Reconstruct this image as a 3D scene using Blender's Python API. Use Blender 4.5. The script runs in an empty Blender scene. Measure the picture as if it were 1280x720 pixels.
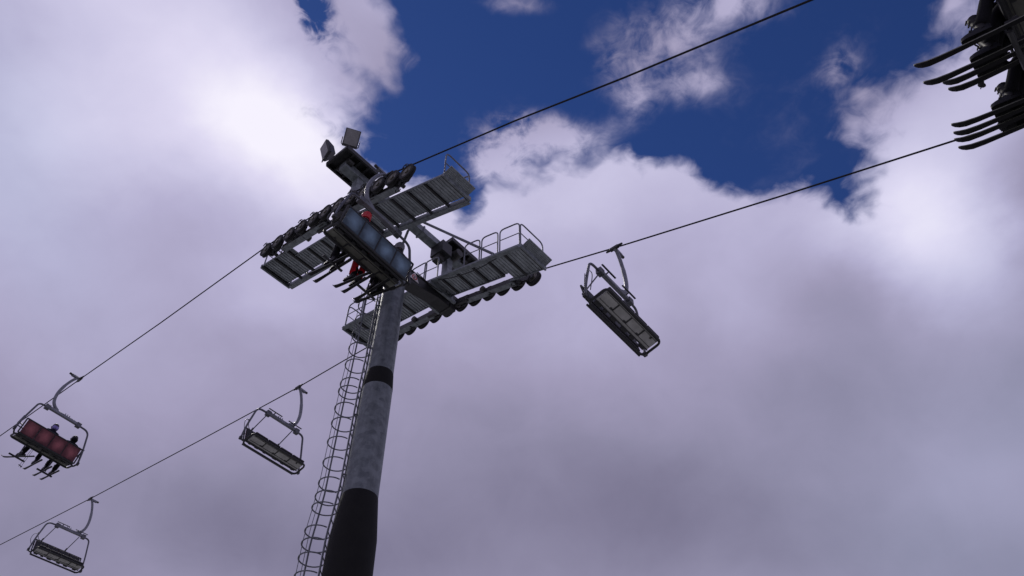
import bpy, bmesh, math, random
from mathutils import Vector, Matrix, noise
random.seed(7)
PI = math.pi
scene = bpy.context.scene
COL = scene.collection

BX=[-1.45, -1.25, -1.05, -0.85, -0.65, -0.45, -0.25, -0.05, 0.15, 0.35, 0.55, 0.75, 0.95, 1.15, 1.35]
BY=[0.35, 0.55, 0.75, 0.95, 1.15, 1.35, 1.55, 1.75, 1.95]
BW=[[-0.000285,-0.00385,-0.0176,-0.0394,-0.0287,0.0486,-0.184,-0.105,0.139,-0.0616,-0.0165,0.149,0.0212,-0.0135,-0.00206],[-0.000739,-0.0079,-0.00238,0.0645,-0.00686,0.262,0.181,-0.189,0.127,-0.134,-0.00983,0.00229,-0.281,-0.113,-0.0111],[2.95e-05,-0.00617,-0.0053,0.103,-0.0875,-0.124,0.207,-0.0166,0.174,-0.0296,0.198,0.266,-0.185,-0.103,-0.0106],[0.000479,0.00351,-0.0175,0.00695,0.0728,-0.0471,-0.00119,-0.0701,0.0041,-0.077,-0.167,0.11,0.0362,-0.0213,-0.00663],[-0.00442,-0.0182,-0.0144,0.0153,0.0294,-0.00819,0.0268,0.0264,0.00847,0.108,-0.025,-0.0919,-0.0397,-0.0284,-0.0154],[0.00156,-0.0156,-0.0205,0.0244,-0.0334,-0.00644,-0.024,-0.0251,-0.0495,-0.0489,0.0391,0.0258,0.04,0.00473,-0.0154],[0.00463,0.00171,-0.0124,-0.0123,-0.0523,0.0534,-0.00595,-0.0215,0.00981,-0.0695,-0.0237,-0.0288,0.00125,0.0116,-0.0112],[-0.00952,-0.028,-0.0246,0.00271,-0.0651,-0.0526,-0.046,-0.029,-0.00634,-0.0341,-0.00367,-0.0314,-0.0257,-0.00951,-0.024],[-0.0104,-0.0265,-0.0159,0.0207,-0.00679,-0.0183,-0.00381,-0.00824,-0.0206,-0.0224,0.00425,-0.00021,-0.00881,-0.0189,-0.0246]]
BX2=[-0.75, -0.65, -0.55, -0.45, -0.35, -0.25, -0.15, -0.05, 0.05, 0.15, 0.25, 0.35, 0.45, 0.55, 0.65, 0.75]
BY2=[0.38, 0.48, 0.58, 0.68, 0.78, 0.88, 0.98]
BW2=[[-0.000583,0.00638,0.0333,0.0563,0.0209,-0.00702,0.152,0.0823,-0.0442,-0.0128,0.0668,0.0489,0.000522,-0.0111,-0.0282,-0.00894],[-0.0306,-0.0119,-0.0332,-0.078,0.00531,-0.129,0.00878,0.0575,-0.0559,-0.0527,-0.0102,-0.000695,-0.00145,0.0322,0.0297,0.0581],[-0.0231,0.0524,0.0254,-0.0327,0.162,0.00582,-0.143,-0.061,-0.0155,0.0257,-0.00528,-0.011,-0.0437,-0.0565,-0.0189,0.0633],[-0.0107,0.033,-0.014,-0.0455,-0.00388,0.0892,0.00547,0.0117,0.0606,0.0271,0.0138,0.0428,-0.0331,0.0372,0.0191,-0.18],[0.00535,0.00472,-0.0463,-0.00299,-0.124,-0.0338,0.0357,0.00341,-0.0171,-0.0469,-0.0406,0.0166,-0.0155,0.0299,0.166,-0.0294],[0.00419,0.0214,-0.00864,0.0946,0.0376,-0.00536,-0.000448,-0.0484,-0.0327,0.0415,0.0032,-0.00187,0.0277,-0.181,-0.0677,0.0843],[-0.0484,0.0266,-0.0143,-0.00845,-0.00633,-0.0036,0.0169,0.0144,0.0112,0.014,-0.0146,-0.00603,0.0825,0.0183,-0.000819,-0.04]]
EDGE_L=[(0.2963, -0.1269), (0.3514, -0.1319), (0.4111, -0.1424), (0.4536, -0.1485), (0.5103, -0.1626), (0.5463, -0.1884), (0.5969, -0.2113), (0.6439, -0.2089), (0.6862, -0.1683), (0.7413, -0.0991)]
EDGE_B=[(-0.3974, 0.637), (-0.223, 0.6439), (-0.1205, 0.6905), (-0.0803, 0.7351), (-0.0491, 0.723), (-0.034, 0.7022), (-0.0084, 0.6862), (0.0251, 0.6747), (0.0476, 0.6676), (0.0707, 0.6508), (0.1041, 0.6384), (0.1363, 0.6315), (0.1699, 0.6411), (0.187, 0.6591), (0.2065, 0.6535), (0.2328, 0.6648), (0.2656, 0.6619), (0.2832, 0.6761), (0.3246, 0.6934), (0.3683, 0.7066), (0.4065, 0.6978), (0.4414, 0.7022), (0.4813, 0.72), (0.5046, 0.7428), (0.5235, 0.7614), (0.5451, 0.7413), (0.601, 0.723)]
EDGE_R=[(0.2963, 0.5736), (0.3514, 0.5864), (0.4111, 0.5849), (0.4428, 0.5764), (0.4736, 0.5561), (0.4929, 0.5361), (0.5198, 0.5015), (0.5488, 0.4883), (0.584, 0.4851), (0.6234, 0.4964), (0.6648, 0.513), (0.7081, 0.5304), (0.7614, 0.526), (0.8015, 0.5117)]
PUFFS=[(-0.006, 0.64, 0.049, 0.06, 1.25), (0.057, 0.597, 0.057, 0.026, 1.0), (0.582, 0.701, 0.044, 0.069, 0.7), (0.093, 0.63, 0.047, 0.028, 0.5), (-0.048, 0.672, 0.024, 0.036, 0.5), (0.155, 0.487, 0.053, 0.065, 0.66), (0.221, 0.465, 0.047, 0.04, 0.6), (0.276, 0.419, 0.061, 0.03, 0.75), (0.25, 0.528, 0.044, 0.031, 0.65), (0.167, 0.559, 0.031, 0.036, 0.5), (0.436, 0.499, 0.028, 0.031, 0.55), (0.46, 0.546, 0.016, 0.03, 0.3), (0.01, 0.415, 0.056, 0.015, 0.5), (0.558, 0.421, 0.012, 0.032, 0.5), (0.418, 0.534, 0.187, 0.235, 0.2), (-0.263, 0.43, 0.025, 0.046, -1.6), (-0.207, 0.522, 0.049, 0.062, 0.2), (-0.175, 0.504, 0.028, 0.054, 0.55), (-0.233, 0.47, 0.032, 0.034, -0.25), (-0.178, 0.454, 0.026, 0.045, 0.3)]
HUES=[(-0.781, 0.559, 0.145, 0.402), (1.136, 1.349, 0.543, 0.696), (1.344, 1.798, 0.39, 0.339)]


# ------------------------------------------------------------------ place
# l = uphill direction of the lift line, p = across it, camera at the origin of (s, q)
AZ = math.radians(-50)
LDIR = Vector((math.sin(AZ), math.cos(AZ), 0))
PDIR = Vector((math.cos(AZ), -math.sin(AZ), 0))
ROT = math.radians(50)
EYE = 1.65                      # camera height above the snow
QA, QB = 7.02, 12.05            # the two rope lines
PS, PQ = 12.38, 9.54            # the pole

def W(s, q, z):
    return LDIR*s + PDIR*q + Vector((0, 0, z+EYE))

def ground_h(x, y):
    s = x*LDIR.x + y*LDIR.y
    h = 0.12*s
    if s < -30: h = 0.12*-30 + 0.05*(s+30)
    r = math.hypot(x, y)
    k = min(1, max(0, (r-6)/30))
    h += k*(1.6*noise.noise(Vector((x*.02, y*.02, 3.1))) + .35*noise.noise(Vector((x*.11, y*.11, 7.7))))
    return h

# ------------------------------------------------------------------ materials
def mat(name, c, rough=.6, metal=0., vary=.25, scale=6., bump=0., c2=None, detail=4, contrast=(.3, .7), spec=.5):
    m = bpy.data.materials.new(name); m.use_nodes = True
    nt = m.node_tree; b = nt.nodes['Principled BSDF']
    tc = nt.nodes.new('ShaderNodeTexCoord')
    n = nt.nodes.new('ShaderNodeTexNoise'); n.inputs['Scale'].default_value = scale; n.inputs['Detail'].default_value = detail
    nt.links.new(tc.outputs['Object'], n.inputs['Vector'])
    r = nt.nodes.new('ShaderNodeValToRGB')
    lo = c2 if c2 else tuple(v*(1-vary) for v in c)
    hi = c if c2 else tuple(min(1, v*(1+vary)) for v in c)
    r.color_ramp.elements[0].position = contrast[0]; r.color_ramp.elements[1].position = contrast[1]
    r.color_ramp.elements[0].color = (*lo, 1); r.color_ramp.elements[1].color = (*hi, 1)
    nt.links.new(n.outputs['Fac'], r.inputs['Fac'])
    nt.links.new(r.outputs['Color'], b.inputs['Base Color'])
    b.inputs['Metallic'].default_value = metal
    b.inputs['Specular IOR Level'].default_value = spec
    mr = nt.nodes.new('ShaderNodeMapRange')
    mr.inputs['To Min'].default_value = max(.05, rough-.12); mr.inputs['To Max'].default_value = min(1, rough+.12)
    nt.links.new(n.outputs['Fac'], mr.inputs['Value']); nt.links.new(mr.outputs['Result'], b.inputs['Roughness'])
    if bump:
        bp = nt.nodes.new('ShaderNodeBump'); bp.inputs['Strength'].default_value = bump; bp.inputs['Distance'].default_value = .01
        nt.links.new(n.outputs['Fac'], bp.inputs['Height']); nt.links.new(bp.outputs['Normal'], b.inputs['Normal'])
    return m

def pole_mat():
    # hot-dip galvanised tube: broad blotches, fine spangle, rain streaks running down the tube
    m = bpy.data.materials.new('galvanised_tube'); m.use_nodes = True
    nt = m.node_tree; b = nt.nodes['Principled BSDF']; N = nt.nodes.new; L = nt.links.new
    tc = N('ShaderNodeTexCoord')
    n1 = N('ShaderNodeTexNoise'); n1.inputs['Scale'].default_value = 4.6; n1.inputs['Detail'].default_value = 7; n1.inputs['Roughness'].default_value = .62
    v = N('ShaderNodeTexVoronoi'); v.inputs['Scale'].default_value = 9
    mp = N('ShaderNodeMapping'); mp.inputs['Scale'].default_value = (7, 7, .35)
    n2 = N('ShaderNodeTexNoise'); n2.inputs['Scale'].default_value = 1.6; n2.inputs['Detail'].default_value = 5
    L(tc.outputs['Object'], n1.inputs['Vector']); L(tc.outputs['Object'], v.inputs['Vector'])
    L(tc.outputs['Object'], mp.inputs['Vector']); L(mp.outputs['Vector'], n2.inputs['Vector'])
    a = N('ShaderNodeMath'); a.operation = 'MULTIPLY_ADD'; a.inputs[1].default_value = .22
    sep = N('ShaderNodeSeparateColor'); L(v.outputs['Color'], sep.inputs['Color']); L(sep.outputs['Red'], a.inputs[0]); L(n1.outputs['Fac'], a.inputs[2])
    a2 = N('ShaderNodeMath'); a2.operation = 'MULTIPLY_ADD'; a2.inputs[1].default_value = .35; L(n2.outputs['Fac'], a2.inputs[0]); L(a.outputs[0], a2.inputs[2])
    r = N('ShaderNodeValToRGB'); r.color_ramp.elements[0].position = .60; r.color_ramp.elements[1].position = .98
    r.color_ramp.elements[0].color = (.098, .113, .121, 1); r.color_ramp.elements[1].color = (.185, .208, .218, 1)
    L(a2.outputs[0], r.inputs['Fac']); L(r.outputs['Color'], b.inputs['Base Color'])
    b.inputs['Metallic'].default_value = .35; b.inputs['Roughness'].default_value = .5
    return m

M = {}
M['tube'] = pole_mat()
M['galv'] = mat('galvanised_steel', (.195, .218, .23), .5, .3, .35, 9)
M['galv_light'] = mat('galvanised_rail', (.15, .16, .175), .5, .3, .25, 9)
M['grate'] = mat('galvanised_grating', (.35, .38, .40), .6, .3, .3, 5)
M['bitumen'] = mat('black_tar_coat', (.009, .009, .0085), .8, 0, .4, 3, spec=.25)
M['black'] = mat('black_steel', (.024, .025, .026), .5, .1, .4, 8)
M['darksteel'] = mat('greased_steel', (.05, .05, .048), .5, .4, .5, 14)
M['rubber'] = mat('black_rubber', (.016, .016, .016), .8, 0, .3, 20)
M['hub'] = mat('sheave_hub', (.15, .145, .12), .5, .3, .3, 18)
M['rope'] = mat('steel_rope', (.022, .022, .024), .85, 0, .4, 60, spec=.2)
M['arm'] = mat('chair_arm_paint', (.19, .20, .225), .45, .2, .2, 10)
M['frame'] = mat('chair_frame_steel', (.11, .115, .13), .45, .3, .25, 12)
M['seat'] = mat('seat_shell', (.50, .50, .475), .65, 0, .35, 5, c2=(.33, .33, .31), detail=6)
M['seat_worn'] = mat('seat_shell_worn', (.19, .192, .16), .7, 0, .35, 3.5, c2=(.08, .082, .066), detail=6)
M['pad'] = mat('seat_pad_vinyl', (.02, .02, .022), .6, 0, .3, 12)
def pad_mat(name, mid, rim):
    # vinyl pad: pale blotch in the middle of each pad, darker towards the rim
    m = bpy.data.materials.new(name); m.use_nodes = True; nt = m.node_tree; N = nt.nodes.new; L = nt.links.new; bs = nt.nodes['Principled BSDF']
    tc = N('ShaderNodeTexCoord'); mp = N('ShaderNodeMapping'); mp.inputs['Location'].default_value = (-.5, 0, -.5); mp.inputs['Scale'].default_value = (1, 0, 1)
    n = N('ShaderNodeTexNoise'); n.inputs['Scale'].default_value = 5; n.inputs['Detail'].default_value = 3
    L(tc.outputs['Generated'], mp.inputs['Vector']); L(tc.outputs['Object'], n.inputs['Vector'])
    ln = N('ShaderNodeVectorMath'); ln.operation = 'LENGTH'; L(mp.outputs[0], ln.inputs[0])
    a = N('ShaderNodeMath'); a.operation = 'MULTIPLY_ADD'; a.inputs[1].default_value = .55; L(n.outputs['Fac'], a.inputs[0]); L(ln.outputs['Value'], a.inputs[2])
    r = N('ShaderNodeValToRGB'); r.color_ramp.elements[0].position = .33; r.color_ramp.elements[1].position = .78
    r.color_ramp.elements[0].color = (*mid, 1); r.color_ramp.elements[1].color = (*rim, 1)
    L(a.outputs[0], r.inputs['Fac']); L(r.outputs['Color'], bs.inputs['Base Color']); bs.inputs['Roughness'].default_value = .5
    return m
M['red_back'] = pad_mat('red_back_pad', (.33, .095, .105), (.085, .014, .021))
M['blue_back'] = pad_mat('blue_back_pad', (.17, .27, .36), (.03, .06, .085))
M['lamp_body'] = mat('lamp_housing', (.075, .076, .075), .5, .2, .2, 9)
M['lamp_glass'] = mat('lamp_front_glass', (.20, .20, .19), .25, 0, .2, 5)
M['sign_white'] = mat('sign_white', (.62, .58, .58), .5, 0, .06, 9)
M['sign_red'] = mat('sign_red', (.45, .06, .05), .5, 0, .1, 9)
M['sign_black'] = mat('sign_black', (.02, .02, .02), .5, 0, .1, 9)
M['skin'] = mat('skin', (.48, .29, .21), .55, 0, .08, 20)
M['eye'] = mat('eye_dark', (.02, .015, .01), .2, 0, .1, 20)
def cloth(n, c): 
    M[n] = mat('cloth_'+n, c, .85, 0, .3, 14, bump=.4, spec=.2)
cloth('jet', (.005, .005, .007)); cloth('navy', (.007, .008, .017)); cloth('red', (.50, .012, .025)); cloth('charcoal', (.03, .03, .035))
cloth('lilac', (.26, .22, .50)); cloth('grey', (.12, .12, .13)); cloth('brown', (.012, .010, .008)); cloth('green', (.007, .010, .007))
M['helmet_grey'] = mat('helmet_grey', (.13, .135, .145), .35, 0, .15, 9)
M['helmet_black'] = mat('helmet_black', (.012, .012, .014), .4, 0, .2, 9)
M['helmet_red'] = mat('helmet_red', (.50, .015, .02), .4, 0, .15, 9)
M['lens'] = mat('goggle_lens', (.02, .025, .03), .12, 0, .1, 9)
M['boot'] = mat('boot_shell', (.006, .006, .007), .5, 0, .3, 9, spec=.25)
M['buckle'] = mat('boot_buckle', (.03, .03, .032), .8, 0, .2, 20, spec=.15)
M['ski_base'] = mat('ski_base', (.004, .004, .005), .5, 0, .3, 6, spec=.2)
M['ski_edge'] = mat('ski_steel_edge', (.16, .165, .13), .4, .5, .3, 9)
M['pole_alu'] = mat('ski_pole_shaft', (.05, .05, .055), .4, .4, .2, 20)

# ------------------------------------------------------------------ mesh builder
class MB:
    def __init__(self): self.v = []; self.f = []; self.m = []; self.mats = []
    def mi(self, m):
        if m not in self.mats: self.mats.append(m)
        return self.mats.index(m)
    def add(self, vs, fs, m):
        o = len(self.v); k = self.mi(m)
        self.v += [Vector(v) for v in vs]
        for f in fs: self.f.append([i+o for i in f]); self.m.append(k)
    def box(self, c, size, m, R=None):
        sx, sy, sz = [a/2 for a in size]; c = Vector(c)
        vs = [Vector((x, y, z)) for x in (-sx, sx) for y in (-sy, sy) for z in (-sz, sz)]
        if R is not None: vs = [R @ v for v in vs]
        self.add([c+v for v in vs], [(0,1,3,2),(4,6,7,5),(0,4,5,1),(2,3,7,6),(0,2,6,4),(1,5,7,3)], m)
    def bar(self, a, b, w, h, m, up=Vector((0,0,1))):
        a = Vector(a); b = Vector(b); d = (b-a).normalized()
        x = d.cross(up)
        if x.length < 1e-4: x = d.cross(Vector((1,0,0)))
        x.normalize(); z = x.cross(d)
        vs = []
        for p in (a, b):
            for i, j in ((-1,-1),(1,-1),(1,1),(-1,1)): vs.append(p + x*(i*w/2) + z*(j*h/2))
        self.add(vs, [(3,2,1,0),(4,5,6,7),(0,1,5,4),(1,2,6,5),(2,3,7,6),(3,0,4,7)], m)
    def tube(self, pts, r, m, n=8, cap=True, closed=False, flat=1.0):
        pts = [Vector(p) for p in pts]; N = len(pts)
        rs = r if isinstance(r, (list, tuple)) else [r]*N
        ref = None; rings = []
        for i, p in enumerate(pts):
            if closed: d = pts[(i+1) % N]-pts[i-1]
            else: d = pts[min(i+1, N-1)]-pts[max(i-1, 0)]
            d.normalize()
            if ref is None:
                ref = d.orthogonal().normalized()
                if abs(d.z) < .95: ref = (Vector((0,0,1))-d*d.z).normalized()
            else:
                ref = ref - d*ref.dot(d)
                ref = ref.normalized() if ref.length > 1e-5 else d.orthogonal().normalized()
            y = d.cross(ref)
            rings.append([p + (ref*math.cos(2*PI*k/n) + y*math.sin(2*PI*k/n)*flat)*rs[i] for k in range(n)])
        vs = [v for R in rings for v in R]; fs = []
        for i in range(N if closed else N-1):
            j = (i+1) % N
            for k in range(n): fs.append((i*n+k, i*n+(k+1) % n, j*n+(k+1) % n, j*n+k))
        if cap and not closed:
            fs.append(tuple(range(n))[::-1]); fs.append(tuple((N-1)*n+k for k in range(n)))
        self.add(vs, fs, m)
    def cyl(self, a, b, r, m, n=16): self.tube([a, b], r, m, n)
    def lathe(self, prof, m, n=32, c=(0,0,0), R=None, caps=True):
        c = Vector(c); vs = []
        for r, z in prof:
            for k in range(n):
                v = Vector((r*math.cos(2*PI*k/n), r*math.sin(2*PI*k/n), z))
                vs.append(c + (R @ v if R is not None else v))
        fs = []
        for i in range(len(prof)-1):
            for k in range(n): fs.append((i*n+k, i*n+(k+1) % n, (i+1)*n+(k+1) % n, (i+1)*n+k))
        if caps:
            fs.append(tuple(range(n))[::-1]); fs.append(tuple((len(prof)-1)*n+k for k in range(n)))
        self.add(vs, fs, m)
    def prism(self, poly, d, m):
        # poly: list of points, d: extrusion vector
        d = Vector(d); n = len(poly); vs = [Vector(p) for p in poly] + [Vector(p)+d for p in poly]
        fs = [tuple(range(n))[::-1], tuple(range(n, 2*n))] + [(i, (i+1) % n, n+(i+1) % n, n+i) for i in range(n)]
        self.add(vs, fs, m)
    def build(self, name, parent=None, smooth=False, bevel=0):
        me = bpy.data.meshes.new(name); me.from_pydata([tuple(v) for v in self.v], [], self.f)
        for m in self.mats: me.materials.append(m)
        for p, k in zip(me.polygons, self.m): p.material_index = k
        bm = bmesh.new(); bm.from_mesh(me); bmesh.ops.recalc_face_normals(bm, faces=bm.faces[:])
        if bevel:
            bmesh.ops.bevel(bm, geom=[e for e in bm.edges if e.is_manifold and e.calc_face_angle(0) > .6], offset=bevel, segments=1, affect='EDGES', clamp_overlap=True)
        bm.to_mesh(me); bm.free()
        o = bpy.data.objects.new(name, me); COL.objects.link(o)
        if parent is not None: o.parent = parent
        if smooth: shade(me)
        return o

def shade(me, ang=.7):
    bm = bmesh.new(); bm.from_mesh(me)
    for f in bm.faces: f.smooth = True
    for e in bm.edges: e.smooth = not (e.is_manifold and e.calc_face_angle(0) > ang)
    bm.to_mesh(me); bm.free()

def empty(name, M4):
    o = bpy.data.objects.new(name, None); COL.objects.link(o); o.matrix_world = M4; o.empty_display_size = .2
    return o
def tag(o, label, cat, group=None, kind=None):
    o['label'] = label; o['category'] = cat
    if group: o['group'] = group
    if kind: o['kind'] = kind
    return o

def spline(pts, n=6):
    pts = [Vector(p) for p in pts]; out = []
    P = [pts[0]*2-pts[1]] + pts + [pts[-1]*2-pts[-2]]
    for i in range(1, len(P)-2):
        a, b, c, d = P[i-1:i+3]
        for k in range(n):
            t = k/n
            out.append(.5*((2*b) + (c-a)*t + (2*a-5*b+4*c-d)*t*t + (3*b-a-3*c+d)*t**3))
    out.append(pts[-1]); return out

def rounded(pts, r=.1, n=4):
    """polyline with rounded corners"""
    pts = [Vector(p) for p in pts]; out = [pts[0]]
    for i in range(1, len(pts)-1):
        a = (pts[i-1]-pts[i]); b = (pts[i+1]-pts[i]); k = min(r, a.length*.49, b.length*.49)
        p0 = pts[i]+a.normalized()*k; p2 = pts[i]+b.normalized()*k
        for j in range(n+1):
            t = j/n; out.append(p0*(1-t)**2 + pts[i]*2*t*(1-t) + p2*t*t)
    out.append(pts[-1]); return out

# ------------------------------------------------------------------ ropes
def arc(z0, z1, m1, m2, s0=9.1, s1=15.7, n=24):
    out = []; L = s1-s0; corr = (z1-z0) - L*(m1+m2)/2
    for i in range(n+1):
        t = i/n; out.append((s0+L*t, z0 + L*(m1*t + (m2-m1)*t*t/2) + corr*t))
    return out
ROPE_A = [(-120, -6), (-40, 1.5), (-20, 6.2), (-8, 9.9), (-2.38, 12.08), (-.4, 12.52), (3.07, 14.17), (5.8, 15.56)] + arc(17.08, 18.97, .47, .10) + [(21.6, 19.5), (27.25, 20.15), (34, 20.85), (60, 23.6), (140, 33), (400, 66), (800, 118)]
ROPE_B = [(-120, -6), (-40, 1.8), (-20, 6.9), (-8, 11.25), (-1.29, 13.62), (2.09, 14.81), (6.57, 16.45)] + arc(17.42, 18.88, .36, .07) + [(17.79, 19.05), (20.3, 19.22), (26.6, 19.9), (35.6, 20.95), (45.5, 22.25), (80, 27), (140, 35), (400, 67), (800, 119)]
def rope_z(R, s):
    for (a, za), (b, zb) in zip(R, R[1:]):
        if a <= s <= b: return za + (zb-za)*(s-a)/(b-a)
def rope_m(R, s): return (rope_z(R, s+.2)-rope_z(R, s-.2))/.4

for R, q, lab in ((ROPE_A, QA, 'upper steel haul rope carrying the chairs with riders up the line'),
                  (ROPE_B, QB, 'lower steel haul rope carrying the three empty chairs back down')):
    mb = MB(); mb.tube([W(s, q, z) for s, z in R], .020, M['rope'], 8)
    tag(mb.build('haul_rope', smooth=True), lab, 'cable', 'haul ropes of the lift')

# ------------------------------------------------------------------ lift tower
gz = ground_h(*(LDIR*PS+PDIR*PQ).xy) - .1
tower = empty('lift_tower', Matrix.Translation(LDIR*PS+PDIR*PQ+Vector((0,0,gz))) @ Matrix.Rotation(ROT, 4, 'Z'))
tag(tower, 'grey tubular chairlift tower with sheave trains, catwalks and caged ladder', 'lift tower')
DZ = EYE-gz
def T(s, q, z): return Vector((q-PQ, s-PS, z+DZ))     # tower-local point

# pole
mb = MB(); B = T(PS, PQ, 0).z
mb.lathe([(.398, B+9.96), (.372, B+13.05)], M['tube'], 48)
mb.lathe([(.336, B+13.58), (.318, B+15.4), (.295, B+17.55), (.28, B+17.68), (.23, B+17.78), (.14, B+17.84), (.02, B+17.86)], M['tube'], 48)
pole = mb.build('pole', tower, smooth=True)
mb = MB(); mb.lathe([(.366, B+13.03), (.376, B+13.08), (.342, B+13.57), (.334, B+13.6)], M['bitumen'], 48); mb.build('pole_collar', tower, smooth=True)
mb = MB(); mb.lathe([(.62, .0), (.62, .06), (.535, .065), (.515, B+8.0), (.50, B+8.95), (.404, B+9.94), (.392, B+9.99)], M['bitumen'], 48)
for k in range(16):
    a = 2*PI*k/16; mb.cyl((.575*math.cos(a), .575*math.sin(a), .06), (.575*math.cos(a), .575*math.sin(a), .14), .022, M['galv'], 6)
mb.build('pole_base', tower, smooth=True)

# crossarm
mb = MB()
for sg in (-1, 1):
    mb.prism([T(PS-.2, PQ+sg*.0, 17.34), T(PS-.2, PQ+sg*.35, 17.34), T(PS-.2, PQ+sg*1.55, 17.60), T(PS-.2, PQ+sg*2.3, 17.60), T(PS-.2, PQ+sg*2.3, 17.80), T(PS-.2, PQ, 17.80)], (0, .4, 0), M['black'])
for sg in (-1, 1):
    mb.box(T(PS, PQ+sg*2.05, 17.70), (.05, .46, .26), M['darksteel'])
mb.box(T(PS, PQ, 17.815), (4.4, .46, .025), M['darksteel'])
arm = mb.build('crossarm', tower, bevel=.008)
# warning triangle on the near face of the crossarm
def tri(c, r, y, n=3, rot=PI/2): return [Vector((c.x+r*math.cos(rot+2*PI*k/n), y, c.z+r*math.sin(rot+2*PI*k/n))) for k in range(n)]
mb = MB(); c = T(PS-.215, PQ+.50, 17.60)
mb.prism(tri(c, .22, c.y), (0, -.012, 0), M['sign_white'])
mb.prism(tri(c, .10, c.y-.014, 20), (0, -.004, 0), M['sign_red'])
mb.prism(tri(c, .06, c.y-.020, 20), (0, -.003, 0), M['sign_white'])
mb.box((c.x, c.y-.026, c.z), (.04, .003, .07), M['sign_black'])
mb.build('warning_sign', arm)

# sheave trains
NS, DS = 12, .575
def sheave_train(R, q, out, up):
    inn = -out
    hub = {}
    tr = None
    # main beams: one per half, pivoting on the crossarm end
    mbm = MB()
    ss = [PS + (i-5.5)*DS for i in range(NS)]
    def pt(s, dn, dq): 
        m = rope_m(R, s); n = Vector((0, -m, 1)).normalized()
        return T(s, q+inn*dq, rope_z(R, s)) - n*dn
    for h in (0, 1):
        k = ss[h*6:h*6+6]
        a, b = (k[0]+DS*.9, k[5]-DS*.2) if h == 0 else (k[0]+DS*.2, k[5]-DS*1.1)
        mid = (a+b)/2
        pa, pm, pb = pt(a, .50-up, .20), pt(mid, .54-up, .20), pt(b, .50-up, .20)
        mbm.bar(pa, pm, .13, .20, M['darksteel']); mbm.bar(pm, pb, .13, .20, M['darksteel'])
        mbm.bar(pa-Vector((0,0,.105)), pm-Vector((0,0,.105)), .2, .02, M['galv']); mbm.bar(pm-Vector((0,0,.105)), pb-Vector((0,0,.105)), .2, .02, M['galv'])
        mbm.cyl(pm-Vector((inn*.2,0,0)), pm+Vector((inn*.2,0,0)), .09, M['darksteel'], 14)
        # end hooks (rope catchers)
        for e in (pa, pb):
            mbm.tube([e+Vector((inn*.02,0,-.05))+Vector((0, .11*math.cos(t), .11*math.sin(t)-.06)) for t in [i*.55-2.6 for i in range(9)]], .016, M['black'], 6)
    # cross connection to crossarm
    c0 = T(PS, q+inn*.2, rope_z(R, PS)-.58+up)
    mbm.bar(pt(ss[4], .58-up, .27), pt(ss[7], .58-up, .27), .10, .22, M['black'])
    mbm.box(c0+Vector((inn*.15, 0, .02)), (.35, .5, .34), M['darksteel'])
    tr = mbm.build('sheave_train', tower, bevel=.006)
    # rockers: each carries two sheaves
    for j in range(6):
        a, b = ss[2*j], ss[2*j+1]; mb = MB()
        pa, pb = pt(a, .252, .10), pt(b, .252, .10); pm = pt((a+b)/2, .44, .13)
        for dq in (-.02, ):
            d = Vector((inn*.03, 0, 0))
            up = (pt(a, 0, .1)-pt(a, .1, .1)).normalized()*.06; fw = (pb-pa).normalized()*.08
            mb.prism([pa-fw+up, pb+fw+up, pb+fw-up, pm+fw-up*1.3, pm-fw-up*1.3, pa-fw-up], d, M['black'])
            mb.prism([pa+fw*.2-up*.2, pb-fw*.2-up*.2, pb-fw*.6-up*2.6, pa+fw*.6-up*2.6], d*.5+Vector((inn*.05, 0, 0)), M['black'])
        mb.cyl(pm-Vector((inn*.06,0,0)), pm+Vector((inn*.12,0,0)), .055, M['black'], 12)
        # rope catcher + guard strip on the outer side
        for e in ((pa, pb)[j % 2],):
            o = e - Vector((inn*.2, 0, 0))
            mb.tube([o+Vector((0, -.09, .17)), o+Vector((0,-.03,.235)), o+Vector((0,.05,.24)), o+Vector((0,.1,.18))], .014, M['black'], 6)
            mb.bar(o+Vector((0,0,.225)), e+Vector((0,0,.03)), .03, .02, M['black'])
        mb.build('rocker', tr)
    for i, s in enumerate(ss):
        mb = MB(); c = pt(s, .252, 0)
        Rm = Matrix.Rotation(PI/2, 3, 'Y')
        mb.lathe([(.17, -.06), (.245, -.06), (.25, -.03), (.225, 0), (.25, .03), (.245, .06), (.17, .06)], M['rubber'], 24, c, Rm, caps=False)
        mb.lathe([(.03, -.075), (.06, -.07), (.06, -.035), (.13, -.03), (.175, -.05), (.175, .05), (.13, .03), (.06, .035), (.06, .07), (.03, .075)], M['hub'], 24, c, Rm)
        mb.build('sheave', tr, smooth=True)
        # axle stubs belong to the rocker side
    return tr
sheave_train(ROPE_A, QA, -1, .13)
sheave_train(ROPE_B, QB, 1, .17)

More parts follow.
